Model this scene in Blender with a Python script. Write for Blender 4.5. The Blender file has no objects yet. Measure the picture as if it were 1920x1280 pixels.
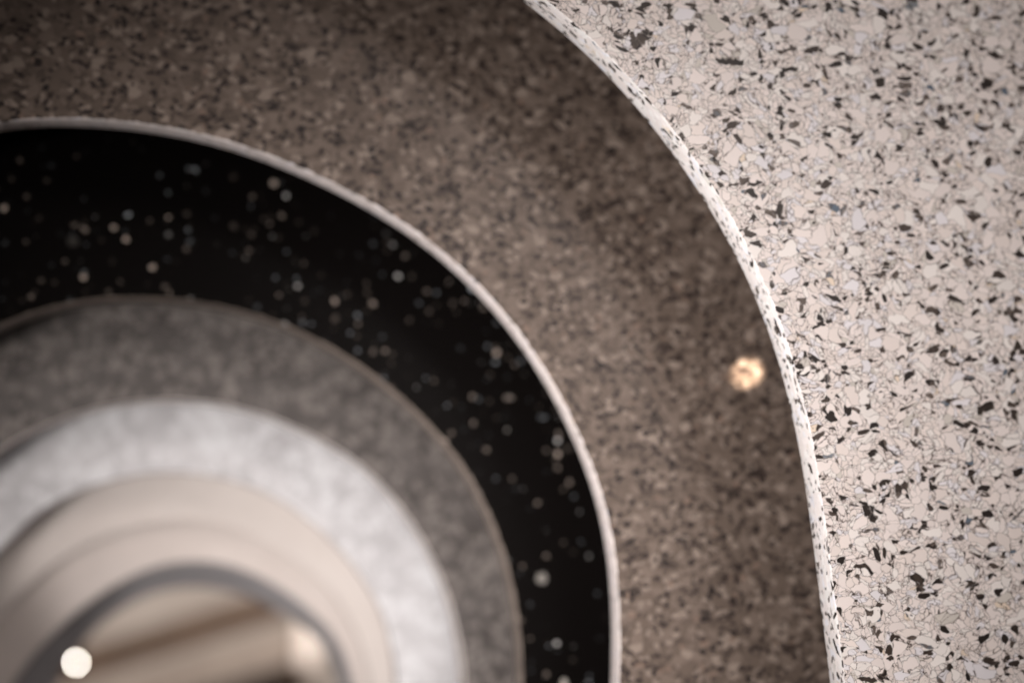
import bpy, bmesh, math
import numpy as np
from mathutils import Vector, noise

S = bpy.context.scene
C = S.collection

# ---------------------------------------------------------------- camera
cd = bpy.data.cameras.new('camera')
cam = bpy.data.objects.new('camera', cd); C.objects.link(cam)
cam.location = (0, 0, 1.4)
cam.rotation_euler = (math.radians(90 + 7.6884), 0, math.radians(-11.756))
cd.lens = 50; cd.sensor_width = 36; cd.clip_start = 0.05; cd.clip_end = 60
cd.dof.use_dof = True
cd.dof.focus_distance = 0.822
cd.dof.aperture_fstop = 1.9
S.camera = cam

# ---------------------------------------------------------------- world, lamps, exposure
w = bpy.data.worlds.new('World'); S.world = w; w.use_nodes = True
bg = w.node_tree.nodes['Background']
bg.inputs['Color'].default_value = (1.0, 0.90, 0.82, 1)
bg.inputs['Strength'].default_value = 0.06

def aim(o, p, tgt):
    o.location = p
    o.rotation_euler = (Vector(tgt) - Vector(p)).to_track_quat('-Z', 'Y').to_euler()

def area(name, p, tgt, size, power, col, size_y=None, spread=180):
    l = bpy.data.lights.new(name, 'AREA'); l.energy = power; l.color = col
    l.shape = 'RECTANGLE'; l.size = size; l.size_y = size_y or size; l.spread = math.radians(spread)
    o = bpy.data.objects.new(name, l); C.objects.link(o); aim(o, p, tgt); return o

area('side_softbox', (-1.15, 0.08, 0.84), (0.24, 0.83, 1.50), 0.45, 1.8, (1.0, 0.97, 0.96), spread=22)
area('upper_softbox', (0.78, -1.30, 2.00), (0.19, 0.90, 1.46), 0.6, 0.58, (1.0, 0.93, 0.90), spread=21)
area('front_softbox', (0.30, -1.50, 1.15), (0.12, 1.1, 1.36), 0.45, 0.18, (1.0, 0.96, 0.95), spread=28)
area('low_softbox', (-0.60, -1.10, 0.95), (0.17, 1.3, 1.36), 0.35, 1.85, (1.0, 0.96, 0.94), spread=20)
area('room_fill_light', (0.3, 2.9, 2.7), (0.0, 4.3, 1.1), 0.8, 80, (1.0, 0.93, 0.88))  # unseen fill light, added to brighten the room behind the opening
sl = bpy.data.lights.new('narrow_spot', 'SPOT'); sl.energy = 600; sl.color = (1.0, 0.84, 0.66)  # added spot that makes the small warm highlight on the brown sheet
sl.spot_size = math.radians(1.4); sl.spot_blend = 0.6; sl.shadow_soft_size = 0.0025
so = bpy.data.objects.new('narrow_spot', sl); C.objects.link(so)
aim(so, (-0.145, 0.247, 1.271), (0.3604, 0.93, 1.5104))

S.view_settings.view_transform = 'Standard'
S.view_settings.look = 'None'
S.view_settings.exposure = -0.45
S.view_settings.gamma = 1.0
S.view_settings.use_curve_mapping = False
S.render.engine = 'CYCLES'
S.cycles.use_denoising = True
S.cycles.max_bounces = 6
S.cycles.sample_clamp_indirect = 6

# ---------------------------------------------------------------- node helper
class NT:
    def __init__(s, name):
        s.m = bpy.data.materials.new(name); s.m.use_nodes = True
        s.t = s.m.node_tree; s.b = s.t.nodes['Principled BSDF']
        s.co = s.t.nodes.new('ShaderNodeTexCoord').outputs['Object']
    def put(s, sock, v):
        if hasattr(v, 'links') or isinstance(v, bpy.types.NodeSocket): s.t.links.new(v, sock)
        elif isinstance(v, tuple) and len(v) == 3 and sock.type == 'RGBA': sock.default_value = (*v, 1)
        else: sock.default_value = v
    def math(s, op, a, b=0.0, c=None, clamp=False):
        n = s.t.nodes.new('ShaderNodeMath'); n.operation = op; n.use_clamp = clamp
        s.put(n.inputs[0], a); s.put(n.inputs[1], b)
        if c is not None: s.put(n.inputs[2], c)
        return n.outputs[0]
    def vec(s, op, a, b=(0, 0, 0), scale=None):
        n = s.t.nodes.new('ShaderNodeVectorMath'); n.operation = op
        s.put(n.inputs[0], a); s.put(n.inputs[1], b)
        if scale is not None: s.put(n.inputs['Scale'], scale)
        return n.outputs[0]
    def noise(s, v, sc, det=2.0, rough=0.5, dist=0.0):
        n = s.t.nodes.new('ShaderNodeTexNoise')
        s.put(n.inputs['Vector'], v); n.inputs['Scale'].default_value = sc
        n.inputs['Detail'].default_value = det; n.inputs['Roughness'].default_value = rough
        n.inputs['Distortion'].default_value = dist
        return n.outputs['Fac'], n.outputs['Color']
    def vor(s, v, sc, feat='F1', rnd=1.0):
        n = s.t.nodes.new('ShaderNodeTexVoronoi'); n.feature = feat
        s.put(n.inputs['Vector'], v); n.inputs['Scale'].default_value = sc
        n.inputs['Randomness'].default_value = rnd
        return n.outputs
    def smooth(s, x, a, b, lo=0.0, hi=1.0):
        n = s.t.nodes.new('ShaderNodeMapRange'); n.interpolation_type = 'SMOOTHSTEP'
        s.put(n.inputs[0], x); n.inputs[1].default_value = a; n.inputs[2].default_value = b
        n.inputs[3].default_value = lo; n.inputs[4].default_value = hi
        return n.outputs[0]
    def mix(s, f, a, b):
        n = s.t.nodes.new('ShaderNodeMix'); n.data_type = 'RGBA'
        s.put(n.inputs[0], f); s.put(n.inputs[6], a); s.put(n.inputs[7], b)
        return n.outputs[2]
    def ramp(s, f, stops, mode='CONSTANT'):
        n = s.t.nodes.new('ShaderNodeValToRGB'); r = n.color_ramp; r.interpolation = mode
        while len(r.elements) < len(stops): r.elements.new(0.5)
        for e, (p, c) in zip(r.elements, stops): e.position = p; e.color = (*c, 1)
        s.put(n.inputs[0], f); return n.outputs[0]
    def sep(s, c):
        n = s.t.nodes.new('ShaderNodeSeparateColor'); s.put(n.inputs[0], c); return n.outputs
    def done(s, col, rough=0.4, spec=0.4, bump=None, bs=0.1, bd=0.0002):
        s.put(s.b.inputs['Base Color'], col); s.put(s.b.inputs['Roughness'], rough)
        s.b.inputs['Specular IOR Level'].default_value = spec
        if bump is not None:
            n = s.t.nodes.new('ShaderNodeBump'); n.inputs['Strength'].default_value = bs
            n.inputs['Distance'].default_value = bd
            s.put(n.inputs['Height'], bump); s.t.links.new(n.outputs[0], s.b.inputs['Normal'])
        return s.m

def terrazzo(name, off, size, stops_small, stops_big, line_col, line_amt, big_share=0.72,
             dark_cols=None, flat=0.45, rough=0.35, spec=0.4, warp=1.0, tint=None, edge=False, var=0.08):
    """pressed flakes: a solid 3-D pattern whose chips lie flat in the sheet"""
    N = NT(name)
    p = N.vec('ADD', N.co, off)
    p = N.vec('MULTIPLY', p, (1, 1 / flat, 1.22))
    _, n0 = N.noise(p, 45 / size, 1.0)
    p1 = N.vec('ADD', p, N.vec('SCALE', N.vec('SUBTRACT', n0, (.5, .5, .5)), scale=0.018 * warp * size))
    _, n1 = N.noise(p1, 170 / size, 1.0)
    q = N.vec('ADD', p1, N.vec('SCALE', N.vec('SUBTRACT', n1, (.5, .5, .5)), scale=0.0062 * warp * size))
    _, n2 = N.noise(q, 520 / size, 1.0)
    q = N.vec('ADD', q, N.vec('SCALE', N.vec('SUBTRACT', n2, (.5, .5, .5)), scale=0.0010 * warp * size))
    ks, kb = 215 / size, 125 / size
    a = N.vor(q, ks); ae = N.vor(q, ks, 'DISTANCE_TO_EDGE')[0]
    q2 = N.vec('ADD', q, (0.37, 0.11, 0.73))
    b = N.vor(q2, kb); be = N.vor(q2, kb, 'DISTANCE_TO_EDGE')[0]
    ra, rb = N.sep(a['Color']), N.sep(b['Color'])
    sel = N.math('GREATER_THAN', rb[0], big_share)
    cs = N.ramp(ra[1], stops_small); cb = N.ramp(rb[1], stops_big)
    # each chip a little lighter or darker of its own
    col = N.mix(sel, cs, cb)
    rv = N.math('ADD', N.math('MULTIPLY', ra[2], N.math('SUBTRACT', 1.0, sel)), N.math('MULTIPLY', rb[2], sel))
    g = N.math('MULTIPLY_ADD', rv, 0.10, 0.95)
    f3, _ = N.noise(q, 700 / size, 2.0, 0.6)
    g = N.math('MULTIPLY', g, N.math('MULTIPLY_ADD', f3, var, 1 - var / 2))
    col = N.vec('MULTIPLY', col, N.vec('SCALE', (1, 1, 1), scale=g))
    # dark chips wedged between the pale ones
    if dark_cols:
        q3 = N.vec('ADD', q, (0.71, 0.53, 0.19))
        q3 = N.vec('MULTIPLY', q3, (1.0, 1.0, 1.25)); d = N.vor(q3, 135 / size); rd = N.sep(d['Color'])
        cl, _ = N.noise(p, 60 / size, 1.0)
        thr = N.math('MULTIPLY_ADD', cl, 0.90, dark_cols[0] - 0.45)
        rad = N.math('MULTIPLY_ADD', rd[1], 0.36, 0.19)
        near = N.smooth(N.math('SUBTRACT', d['Distance'], rad), -0.02, 0.03, 1, 0)
        dm = N.math('MULTIPLY', N.math('LESS_THAN', rd[0], thr), near)
        ang = N.math('MULTIPLY', N.math('LESS_THAN', ra[0], N.math('MULTIPLY', thr, 0.42)), N.math('SUBTRACT', 1.0, sel))
        dm = N.math('MAXIMUM', dm, N.math('MULTIPLY', ang, N.smooth(ae, 0.01, 0.05)))
        fd, _ = N.noise(q, 420 / size, 3.0, 0.6)
        dtone = N.ramp(N.math('MULTIPLY_ADD', fd, 0.45, N.math('MULTIPLY', rd[2], 0.75)), dark_cols[1], 'LINEAR')
    # fine dark glue lines
    wv, _ = N.noise(p, 240 / size, 2.0)
    w1 = N.smooth(ae, 0.012, 0.055, 1, 0); w2 = N.smooth(be, 0.007, 0.031, 1, 0)
    w1 = N.math('MULTIPLY', w1, N.math('SUBTRACT', 1.0, sel))
    # a big chip hides the small joints only inside it
    ln = N.math('MAXIMUM', w1, w2)
    sw, _ = N.noise(q, 210 / size, 1.5, 0.5, 1.2)
    sw = N.smooth(N.math('ABSOLUTE', N.math('SUBTRACT', sw, 0.5)), 0.002, 0.013, 0.75, 0)
    sw = N.math('MULTIPLY', sw, N.math('MULTIPLY', N.smooth(wv, 0.45, 0.56), N.math('SUBTRACT', 1.0, sel)))
    ln = N.math('MAXIMUM', ln, sw)
    ln = N.math('MULTIPLY', ln, N.math('MULTIPLY', N.smooth(wv, 0.30, 0.60, 0.55, 1.0), line_amt))
    col = N.mix(ln, col, line_col)
    if dark_cols: col = N.mix(dm, col, dtone)
    if tint: col = N.vec('MULTIPLY', col, tint)
    f4, _ = N.noise(p, 14, 2)
    r = N.math('MULTIPLY_ADD', f4, 0.12, rough - 0.06)
    return N.done(col, r, spec, ln, -0.25, 0.0001)

CR = (.71, .618, .58); CR2 = (.69, .595, .55); WH = (.73, .66, .62); LI = (.68, .63, .64)
BE = (.68, .55, .44); GR = (.20, .215, .235); BL = (.10, .125, .16); TA = (.55, .49, .44); OR = (.55, .33, .18)
pale_small = [(0, CR), (.28, WH), (.5, CR2), (.74, LI), (.84, CR), (.955, TA), (.982, BE), (.990, GR), (.996, BL)]
pale_big = [(0, CR), (.35, WH), (.6, CR2), (.8, LI), (.9, CR), (.965, TA), (.985, BE), (.992, GR)]
darks = [(0, (.010, .007, .006)), (.5, (.022, .015, .012)), (.8, (.055, .039, .031)), (.93, (.13, .10, .085)), (1, (.12, .125, .14))]
LINE = (.085, .062, .052)

M = {}
M['white'] = terrazzo('cream_chip_terrazzo', (1.3, .2, .4), 1.0, pale_small, pale_big, LINE, 1.0, dark_cols=(.235, darks), spec=0.2)
M['white_edge'] = terrazzo('lit_sawn_cream_terrazzo', (1.3, .2, .4), 1.0, pale_small, pale_big, (.35, .31, .29), 0.30,
                           dark_cols=(.30, darks), flat=0.5, rough=0.5, tint=(1.03, 1.08, 1.11))  # tint lifts the cut edge's colour, standing in for stronger light on it
B1, B2, B3, B4 = (.100, .073, .058), (.132, .098, .079), (.072, .052, .041), (.205, .158, .130)
M['brown'] = terrazzo('brown_chip_terrazzo', (5.3, 1.2, 2.4), 0.88, [(0, B1), (.3, B2), (.6, B3), (.82, B4), (.97, (.16, .110, .085))],
                      [(0, B2), (.4, B1), (.8, B4)], (.05, .036, .03), 0.6, dark_cols=(.36, [(0, (.008, .006, .006)), (1, (.03, .02, .017))]),
                      rough=0.42, spec=0.18, warp=0.4, flat=0.7)
M['brown_edge'] = terrazzo('sawn_pale_rim', (2.3, 1.2, 2.4), 0.8, pale_small, pale_big, LINE, 0.3, dark_cols=(.09, darks),
                           flat=0.3, rough=0.5, tint=(.86, .86, .87))

def black_mat():
    N = NT('black_speckled_terrazzo')
    p = N.vec('ADD', N.co, (7.1, .3, 3.3))
    p = N.vec('MULTIPLY', p, (1, 1.6, 1))
    _, n1 = N.noise(p, 300, 1.0)
    q = N.vec('ADD', p, N.vec('SCALE', N.vec('SUBTRACT', n1, (.5, .5, .5)), scale=0.003))
    col = (.0034, .0027, .0025)
    for k, (sc, share, rmin, rvar, amp) in enumerate([(105, .14, .10, .28, .66), (150, .34, .14, .18, .24), (60, .07, .10, .16, .5)]):
        qq = N.vec('ADD', q, (k * .37, k * .71, k * .53))
        v = N.vor(qq, sc); r = N.sep(v['Color'])
        cl, _ = N.noise(p, 22, 1.0)
        on = N.math('LESS_THAN', r[0], N.math('MULTIPLY', N.smooth(cl, .35, .65, .35, 1.9), share))
        m = N.math('MULTIPLY', on, N.smooth(N.math('SUBTRACT', v['Distance'], N.math('MULTIPLY_ADD', r[1], rvar, rmin)), -.02, .03, 1, 0))
        m = N.math('MULTIPLY', m, N.math('MULTIPLY', N.math('POWER', r[2], 1.8), amp))
        c = N.ramp(r[1], [(0, (.85, .80, .77)), (.35, (.72, .58, .49)), (.6, (.68, .71, .75)), (.8, (.85, .77, .69))])
        col = N.mix(m, col, c)
    return N.done(col, 0.30, 0.02)
M['black'] = black_mat()

def mottled(name, a, b, c, sc, rough, spec, off=(0, 0, 0), fine=True):
    N = NT(name)
    p = N.vec('ADD', N.co, off)
    f, _ = N.noise(p, sc, 4.0, 0.62)
    col = N.mix(N.smooth(f, .36, .64), a, b)
    v = N.vor(N.vec('MULTIPLY', p, (1, 2.2, 1)), sc * 5); r = N.sep(v['Color'])
    col = N.mix(N.math('MULTIPLY', N.smooth(r[0], .66, .74), .75 if fine else .2), col, c)
    f2, _ = N.noise(p, sc * 12, 3.0, 0.6)
    col = N.vec('MULTIPLY', col, N.vec('SCALE', (1, 1, 1), scale=N.math('MULTIPLY_ADD', f2, .24, .88)))
    return N.done(col, rough, spec, f2, .15, .0002)
M['black_edge'] = mottled('sawn_taupe_rim', (.13, .10, .085), (.19, .15, .125), (.30, .24, .20), 60, .45, .4)
M['grey'] = mottled('grey_flecked_terrazzo', (.060, .050, .046), (.098, .084, .078), (.19, .163, .148), 36, .5, .15, (3, 1, 2))
M['grey_edge'] = mottled('sawn_pinkish_rim', (.80, .71, .67), (.84, .76, .72), (.86, .79, .75), 50, .5, .3)
M['pale'] = mottled('pale_grey_marble_composite', (.36, .338, .342), (.50, .478, .482), (.60, .585, .59), 26, .4, .4, (9, 1, 4))
M['beige'] = mottled('beige_composite', (.57, .50, .46), (.60, .53, .49), (.62, .55, .51), 16, .5, .3, (4, 4, 4), False)
M['sand'] = mottled('sand_composite', (.54, .468, .43), (.57, .497, .458), (.59, .513, .472), 16, .5, .3, (6, 4, 4), False)
M['slate'] = mottled('slate_grey_composite', (.17, .155, .157), (.20, .185, .187), (.22, .20, .20), 16, .5, .3, (8, 4, 4), False)
M['plaster'] = mottled('warm_plaster', (.52, .45, .40), (.60, .53, .475), (.62, .55, .49), 3, .8, .2, (0, 0, 0), False)
M['timber'] = mottled('dark_timber', (.085, .050, .030), (.13, .080, .050), (.15, .09, .06), 9, .5, .3)
M['pale_timber'] = mottled('pale_timber', (.34, .28, .24), (.42, .35, .30), (.46, .38, .33), 9, .5, .3)
M['floor'] = mottled('polished_concrete', (.20, .18, .165), (.26, .235, .215), (.3, .27, .25), 2, .5, .4)

def emit(name, col, st):
    N = NT(name); N.b.inputs['Emission Color'].default_value = (*col, 1); N.b.inputs['Emission Strength'].default_value = st
    return N.done(col, .4, .3)
M['bulb'] = emit('lit_bulb_glass', (1.0, .93, .84), 60)
M['warm_lamp'] = emit('warm_lamp_glass', (1.0, .86, .76), 0.62)

# ---------------------------------------------------------------- objects
def link(name, me, mat, parent=None):
    o = bpy.data.objects.new(name, me); C.objects.link(o); me.materials.append(M[mat]); o.parent = parent; return o
def thing(name, label, cat, loc=(0, 0, 0), group=None):
    o = bpy.data.objects.new(name, None); C.objects.link(o); o.location = loc; o.empty_display_size = .05
    o['label'] = label; o['category'] = cat
    if group: o['group'] = group
    return o
def mesh(name, vs, fs, smooth=False):
    me = bpy.data.meshes.new(name); me.from_pydata(vs, [], fs); me.update()
    if smooth: me.polygons.foreach_set('use_smooth', [True] * len(me.polygons))
    return me

def spline(pts, n):
    """closed centripetal curve through the control points, resampled evenly"""
    out = []; L = len(pts)
    for i in range(L):
        p = [Vector(pts[(i + k) % L]) for k in (-1, 0, 1, 2)]
        t = [0.0]
        for k in range(3): t.append(t[-1] + max((p[k + 1] - p[k]).length, 1e-6) ** .5)
        for s in range(24):
            u = t[1] + (t[2] - t[1]) * s / 24
            A = [p[k] * ((t[k + 1] - u) / (t[k + 1] - t[k])) + p[k + 1] * ((u - t[k]) / (t[k + 1] - t[k])) for k in range(3)]
            B = [A[k] * ((t[k + 2] - u) / (t[k + 2] - t[k])) + A[k + 1] * ((u - t[k]) / (t[k + 2] - t[k])) for k in range(2)]
            out.append(B[0] * ((t[2] - u) / (t[2] - t[1])) + B[1] * ((u - t[1]) / (t[2] - t[1])))
    d = [0.0]
    for i in range(len(out)): d.append(d[-1] + (out[(i + 1) % len(out)] - out[i]).length)
    res = []; j = 0
    for k in range(n):
        s = d[-1] * k / n
        while d[j + 1] < s: j += 1
        f = (s - d[j]) / (d[j + 1] - d[j]); res.append(out[j].lerp(out[(j + 1) % len(out)], f))
    # fair the curve: keep only its slow harmonics, as a template cut in one sweep would be
    z = np.array([v.x + 1j * v.y for v in res]); f = np.fft.fft(z); k = np.abs(np.fft.fftfreq(n) * n)
    z = np.fft.ifft(f * np.exp(-(k / 13.0) ** 4))
    return [Vector((v.real, v.imag)) for v in z]

HOLES = {
'white':(0.8,[(0.1872,1.7183),(0.2043,1.7076),(0.2169,1.6958),(0.2294,1.6826),(0.2404,1.672),(0.253,1.6588),(0.2639,1.6455),(0.2802,1.6238),(0.2904,1.6087),(0.3013,1.5917),(0.3118,1.5727),(0.3207,1.557),(0.3278,1.5421),(0.3333,1.5269),(0.3373,1.5118),(0.3416,1.4957),(0.3465,1.4748),(0.3517,1.4524),(0.3558,1.431),(0.3588,1.3968),(0.3607,1.3708),(0.3629,1.3452),(0.3655,1.3202),(0.369,1.2943),(0.37,1.2457),(0.3473,1.158),(0.2781,1.0635),(0.1636,1.0064),(0.0245,0.9948),(-0.1321,1.0476),(-0.2588,1.1437),(-0.3388,1.2717),(-0.359,1.4263),(-0.3232,1.5775),(-0.2347,1.7091),(-0.1002,1.8001),(0.0195,1.8029),(0.121,1.7596)]),
'brown':(0.93,[(-0.1406,1.6604),(-0.119,1.6642),(-0.097,1.666),(-0.0747,1.6654),(-0.0519,1.6646),(-0.0291,1.6628),(-0.0061,1.6587),(0.0172,1.6521),(0.0407,1.6443),(0.0648,1.6343),(0.0773,1.6288),(0.0966,1.6202),(0.1208,1.6053),(0.1455,1.5885),(0.17,1.5675),(0.1884,1.5466),(0.2072,1.5243),(0.2237,1.4989),(0.2336,1.4785),(0.2439,1.4563),(0.2526,1.4356),(0.2602,1.4117),(0.2644,1.3865),(0.2664,1.3646),(0.2668,1.3331),(0.2657,1.2984),(0.2616,1.254),(0.2395,1.1875),(0.1866,1.1248),(0.1057,1.0855),(-0.0068,1.075),(-0.1153,1.1066),(-0.2161,1.1782),(-0.2826,1.2768),(-0.3073,1.3844),(-0.2922,1.5019),(-0.2412,1.5962),(-0.1847,1.6452)]),
'black':(1.06,[(-0.1535,1.5486),(-0.1295,1.5598),(-0.1051,1.566),(-0.0803,1.57),(-0.0548,1.5721),(-0.0293,1.5705),(0.0031,1.5668),(0.0305,1.5601),(0.0582,1.5501),(0.0821,1.5387),(0.1026,1.5268),(0.1285,1.508),(0.1525,1.4864),(0.1767,1.4606),(0.1927,1.4371),(0.2054,1.41),(0.2153,1.3849),(0.2214,1.3635),(0.2255,1.3402),(0.2279,1.3096),(0.2287,1.2858),(0.2226,1.2359),(0.1967,1.1837),(0.1385,1.1344),(0.0522,1.1029),(-0.0458,1.1051),(-0.1417,1.1417),(-0.2163,1.2041),(-0.2611,1.2823),(-0.2733,1.3712),(-0.2508,1.4512),(-0.2054,1.5117)]),
'grey':(1.18,[(-0.1664,1.467),(-0.1358,1.4847),(-0.1069,1.4967),(-0.0784,1.5041),(-0.0494,1.5072),(-0.0199,1.5073),(0.0142,1.5036),(0.0402,1.4962),(0.0664,1.4856),(0.1007,1.4681),(0.127,1.4503),(0.1494,1.4245),(0.1706,1.3956),(0.1851,1.368),(0.1956,1.3392),(0.2029,1.3084),(0.2061,1.2761),(0.2011,1.2272),(0.1751,1.1735),(0.124,1.1262),(0.0491,1.1017),(-0.0522,1.107),(-0.1399,1.1426),(-0.204,1.1999),(-0.242,1.2717),(-0.2462,1.3474),(-0.2154,1.4205)]),
'pale':(1.3,[(-0.1793,1.3864),(-0.1546,1.4147),(-0.1296,1.4313),(-0.1036,1.4421),(-0.0777,1.4498),(-0.0509,1.4538),(-0.0238,1.454),(0.0127,1.4486),(0.0401,1.4393),(0.0683,1.4247),(0.0929,1.4062),(0.1158,1.3833),(0.1339,1.3618),(0.1487,1.3356),(0.1587,1.3095),(0.1649,1.2718),(0.1645,1.2206),(0.1451,1.166),(0.099,1.1226),(0.0307,1.1034),(-0.0588,1.112),(-0.134,1.1458),(-0.1921,1.2),(-0.225,1.2664),(-0.2199,1.3327)]),
'beige':(1.42,[(-0.193,1.3235),(-0.1663,1.3543),(-0.1393,1.377),(-0.1112,1.394),(-0.0831,1.4046),(-0.0556,1.4117),(-0.0246,1.4148),(0.0048,1.4103),(0.0351,1.4005),(0.0757,1.3762),(0.1035,1.356),(0.1247,1.3316),(0.1408,1.3016),(0.1505,1.2759),(0.1551,1.2452),(0.1527,1.1947),(0.1327,1.1503),(0.0876,1.1126),(0.0181,1.1009),(-0.065,1.1093),(-0.133,1.1408),(-0.1871,1.1951),(-0.2111,1.2582)]),
'sand':(1.47,[(-0.1857,1.2575),(-0.1602,1.2934),(-0.132,1.322),(-0.1037,1.3439),(-0.0743,1.3608),(-0.0443,1.3706),(-0.0144,1.3731),(0.0165,1.3693),(0.0474,1.357),(0.0791,1.3382),(0.1111,1.3108),(0.1298,1.2868),(0.1421,1.2507),(0.146,1.2087),(0.1317,1.1624),(0.0902,1.1279),(0.0233,1.1103),(-0.053,1.1184),(-0.1235,1.1459),(-0.1745,1.1923),(-0.1931,1.2276)]),
'slate':(1.6,[(-0.1562,1.2505),(-0.1322,1.2866),(-0.1117,1.3081),(-0.0907,1.323),(-0.0689,1.3341),(-0.0368,1.3423),(-0.0035,1.3421),(0.0297,1.3355),(0.0638,1.3214),(0.0866,1.308),(0.1095,1.2899),(0.128,1.2672),(0.1402,1.2349),(0.1404,1.1866),(0.1203,1.1421),(0.0753,1.113),(0.0082,1.1018),(-0.0582,1.1098),(-0.1189,1.1391),(-0.1556,1.1838),(-0.1642,1.2222)]),
}

def panel(key, label, thick, ragged=0.00025, edge_mat=None, n=4800, chamfer=0.0008):
    D, ctrl = HOLES[key]
    ring = spline(ctrl, n)
    if sum(a.x * b.y - b.x * a.y for a, b in zip(ring, ring[1:] + ring[:1])) < 0: ring.reverse()
    root = thing('terrazzo_panel', label, 'panel', (0.05, D, 0), 'nested sheets with round cut-outs')
    def nrm(i):
        t = (ring[(i + 1) % n] - ring[i - 1]).normalized(); return Vector((t.y, -t.x))   # away from the opening
    c = sum(ring, Vector((0, 0))) / n
    rims = []
    def ringat(y, off, amp, seed):
        vs = []
        for i in range(n):
            q = ring[i] + nrm(i) * (off + amp * (noise.noise(Vector((ring[i].x * 420, ring[i].y * 420, seed))) +
                                                 0.8 * noise.noise(Vector((ring[i].x * 150, ring[i].y * 150, seed + 9)))))
            vs.append((q.x - 0.05, y, q.y))
        return vs
    f1 = ringat(0, 0, ragged * 1.6, 1); f2 = ringat(chamfer * .6, -chamfer * .45, ragged * .5, 2)
    f3 = ringat(chamfer * 1.6, -chamfer * .7, ragged * .08, 3)
    b3 = ringat(thick - chamfer, -chamfer * .7, 0, 4); b1 = ringat(thick, 0, 0, 5)
    # cut edge round the opening
    vs = f1 + f2 + f3 + b3 + b1; fs = []
    for r in range(4):
        for i in range(n):
            j = (i + 1) % n; fs.append((r * n + i, (r + 1) * n + i, (r + 1) * n + j, r * n + j))
    link('cut_edge', mesh('cut_edge', vs, fs, True), edge_mat or key, root)
    # the sheet itself: stands on the floor, rounded outer outline
    out = []
    for i in range(n):
        a = math.atan2(ring[i].y - c.y, ring[i].x - c.x)
        ca, sa = math.cos(a), math.sin(a); hx = 1.12; hz = 2.4 - c.y if sa > 0 else c.y
        k = (abs(ca / hx) ** 5 + abs(sa / hz) ** 5) ** (-1 / 5)
        out.append((c.x + ca * k - .05, c.y + sa * k))
    mid = [(f1[i][0] * .5 + out[i][0] * .5, f1[i][2] * .5 + out[i][1] * .5) for i in range(n)]
    vs = f1 + [(x, 0, z) for x, z in mid] + [(x, 0, z) for x, z in out] + [(x, thick, z) for x, z in out] + b1; fs = []
    for r in range(4):
        for i in range(n):
            j = (i + 1) % n; fs.append((r * n + i, r * n + j, (r + 1) * n + j, (r + 1) * n + i))
    link('sheet', mesh('sheet', vs, fs), key, root)
    return root

panel('white', 'cream terrazzo panel with dark and grey chips, nearest to the viewer and in sharp focus', .0215, .0003, 'white_edge')
panel('brown', 'dark brown mottled panel just behind the cream one, with pale cut rim', .0215, .0004, 'brown_edge')
panel('black', 'black panel with scattered pale specks between the brown and the grey panel', .030, .0003, 'black_edge')
panel('grey', 'blurred mid grey flecked panel inside the black one, with a pinkish cut rim', .032, .0003, 'grey_edge')
panel('pale', 'blurred pale grey marbled panel, white and bright at its right side', .02, .0003)
panel('beige', 'soft beige plain panel forming the ring inside the pale marbled one', .02, .0003)
panel('sand', 'darker sand coloured plain panel between the beige ring and the dark grey ring', .02, .0003)
panel('slate', 'dark grey innermost panel, farthest one, framing the opening to the lit room', .02, .0003)

# ---------------------------------------------------------------- setting
def box(name, mat, size, loc, rot=(0, 0, 0), parent=None, bev=0.01):
    bm = bmesh.new(); bmesh.ops.create_cube(bm, size=1)
    bmesh.ops.scale(bm, vec=size, verts=bm.verts)
    if bev: bmesh.ops.bevel(bm, geom=bm.edges[:], offset=bev, segments=2, affect='EDGES')
    me = bpy.data.meshes.new(name); bm.to_mesh(me); bm.free()
    o = link(name, me, mat, parent); o.location = loc; o.rotation_euler = rot; return o

f = box('floor', 'floor', (14, 12, .1), (0, 2, -.052), bev=0); f['kind'] = 'structure'
b = box('wall', 'plaster', (9, .2, 3.6), (0, 4.9, 1.8), bev=0)
b['label'] = 'blurred warm beige plaster wall seen through the innermost opening'; b['category'] = 'wall'

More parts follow.
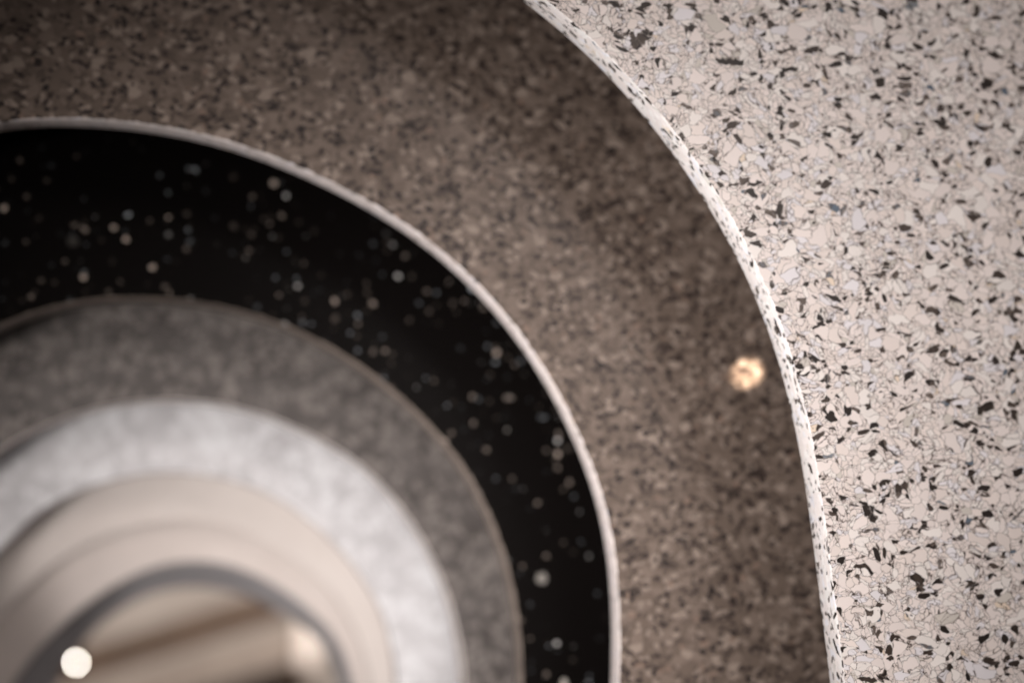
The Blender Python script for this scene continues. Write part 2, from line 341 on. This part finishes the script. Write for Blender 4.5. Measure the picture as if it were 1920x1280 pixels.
t = box('handrail', 'timber', (1.5, .07, .075), (-.06, 4.2, 1.125), (0, math.radians(-17), 0))
t['label'] = 'blurred dark brown timber rail rising to the right behind the opening'; t['category'] = 'rail'
t = box('timber_beam', 'pale_timber', (1.5, .07, .10), (0.03, 4.12, 1.03), (0, math.radians(-15), 0))
t['label'] = 'blurred pale timber beam sloping below the dark rail'; t['category'] = 'beam'

def lathe(name, mat, prof, parent, loc, n=32):
    vs = []; fs = []
    for r, z in prof:
        for k in range(n): vs.append((r * math.cos(2 * math.pi * k / n), r * math.sin(2 * math.pi * k / n), z))
    for j in range(len(prof) - 1):
        for k in range(n):
            a = j * n + k; b_ = j * n + (k + 1) % n; fs.append((a, b_, b_ + n, a + n))
    fs.append(tuple(range(n))[::-1]); fs.append(tuple((len(prof) - 1) * n + k for k in range(n)))
    o = link(name, mesh(name, vs, fs, True), mat, parent); o.location = loc; return o

def capsule(r, h, k=10):
    return ([(r * math.sin(math.pi / 2 * (i + .15) / k), -h - r * math.cos(math.pi / 2 * (i + .15) / k)) for i in range(k + 1)] +
            [(r * math.cos(math.pi / 2 * (i - .15) / k), h + r * math.sin(math.pi / 2 * (i - .15) / k)) for i in range(1, k + 1)])
l1 = thing('bare_bulb', 'bright white bulb shining at the lower left rim of the innermost opening', 'bulb', (-0.2249, 2.6, 1.1808))
lathe('glass', 'bulb', capsule(.0032, .0008), l1, (0, 0, 0))
lathe('socket', 'timber', [(.004, .005), (.007, .008), (.007, .03), (.003, .034)], l1, (0, 0, 0))
lathe('cord', 'timber', [(.0015, .034), (.0015, 1.5)], l1, (0, 0, 0), 8)
l2 = thing('wall_lamp', 'upright warm glowing lamp at the right side of the innermost opening', 'lamp', (.262, 4.0, 1.10))
lathe('lamp_shade', 'warm_lamp', capsule(.03, .042), l2, (0, 0, 0))
lathe('lamp_base', 'timber', [(.02, -.10), (.045, -.095), (.045, -.08), (.012, -.07)], l2, (0, 0, 0))

t = box('dark_gap_block', 'timber', (.34, .2, .10), (.11, 4.3, .975), (0, math.radians(-6), 0))  # block added to darken the gap below the pale beam
t['label'] = 'blurred short dark brown block added for the dark gap below the pale beam'; t['category'] = 'dark_gap_block'
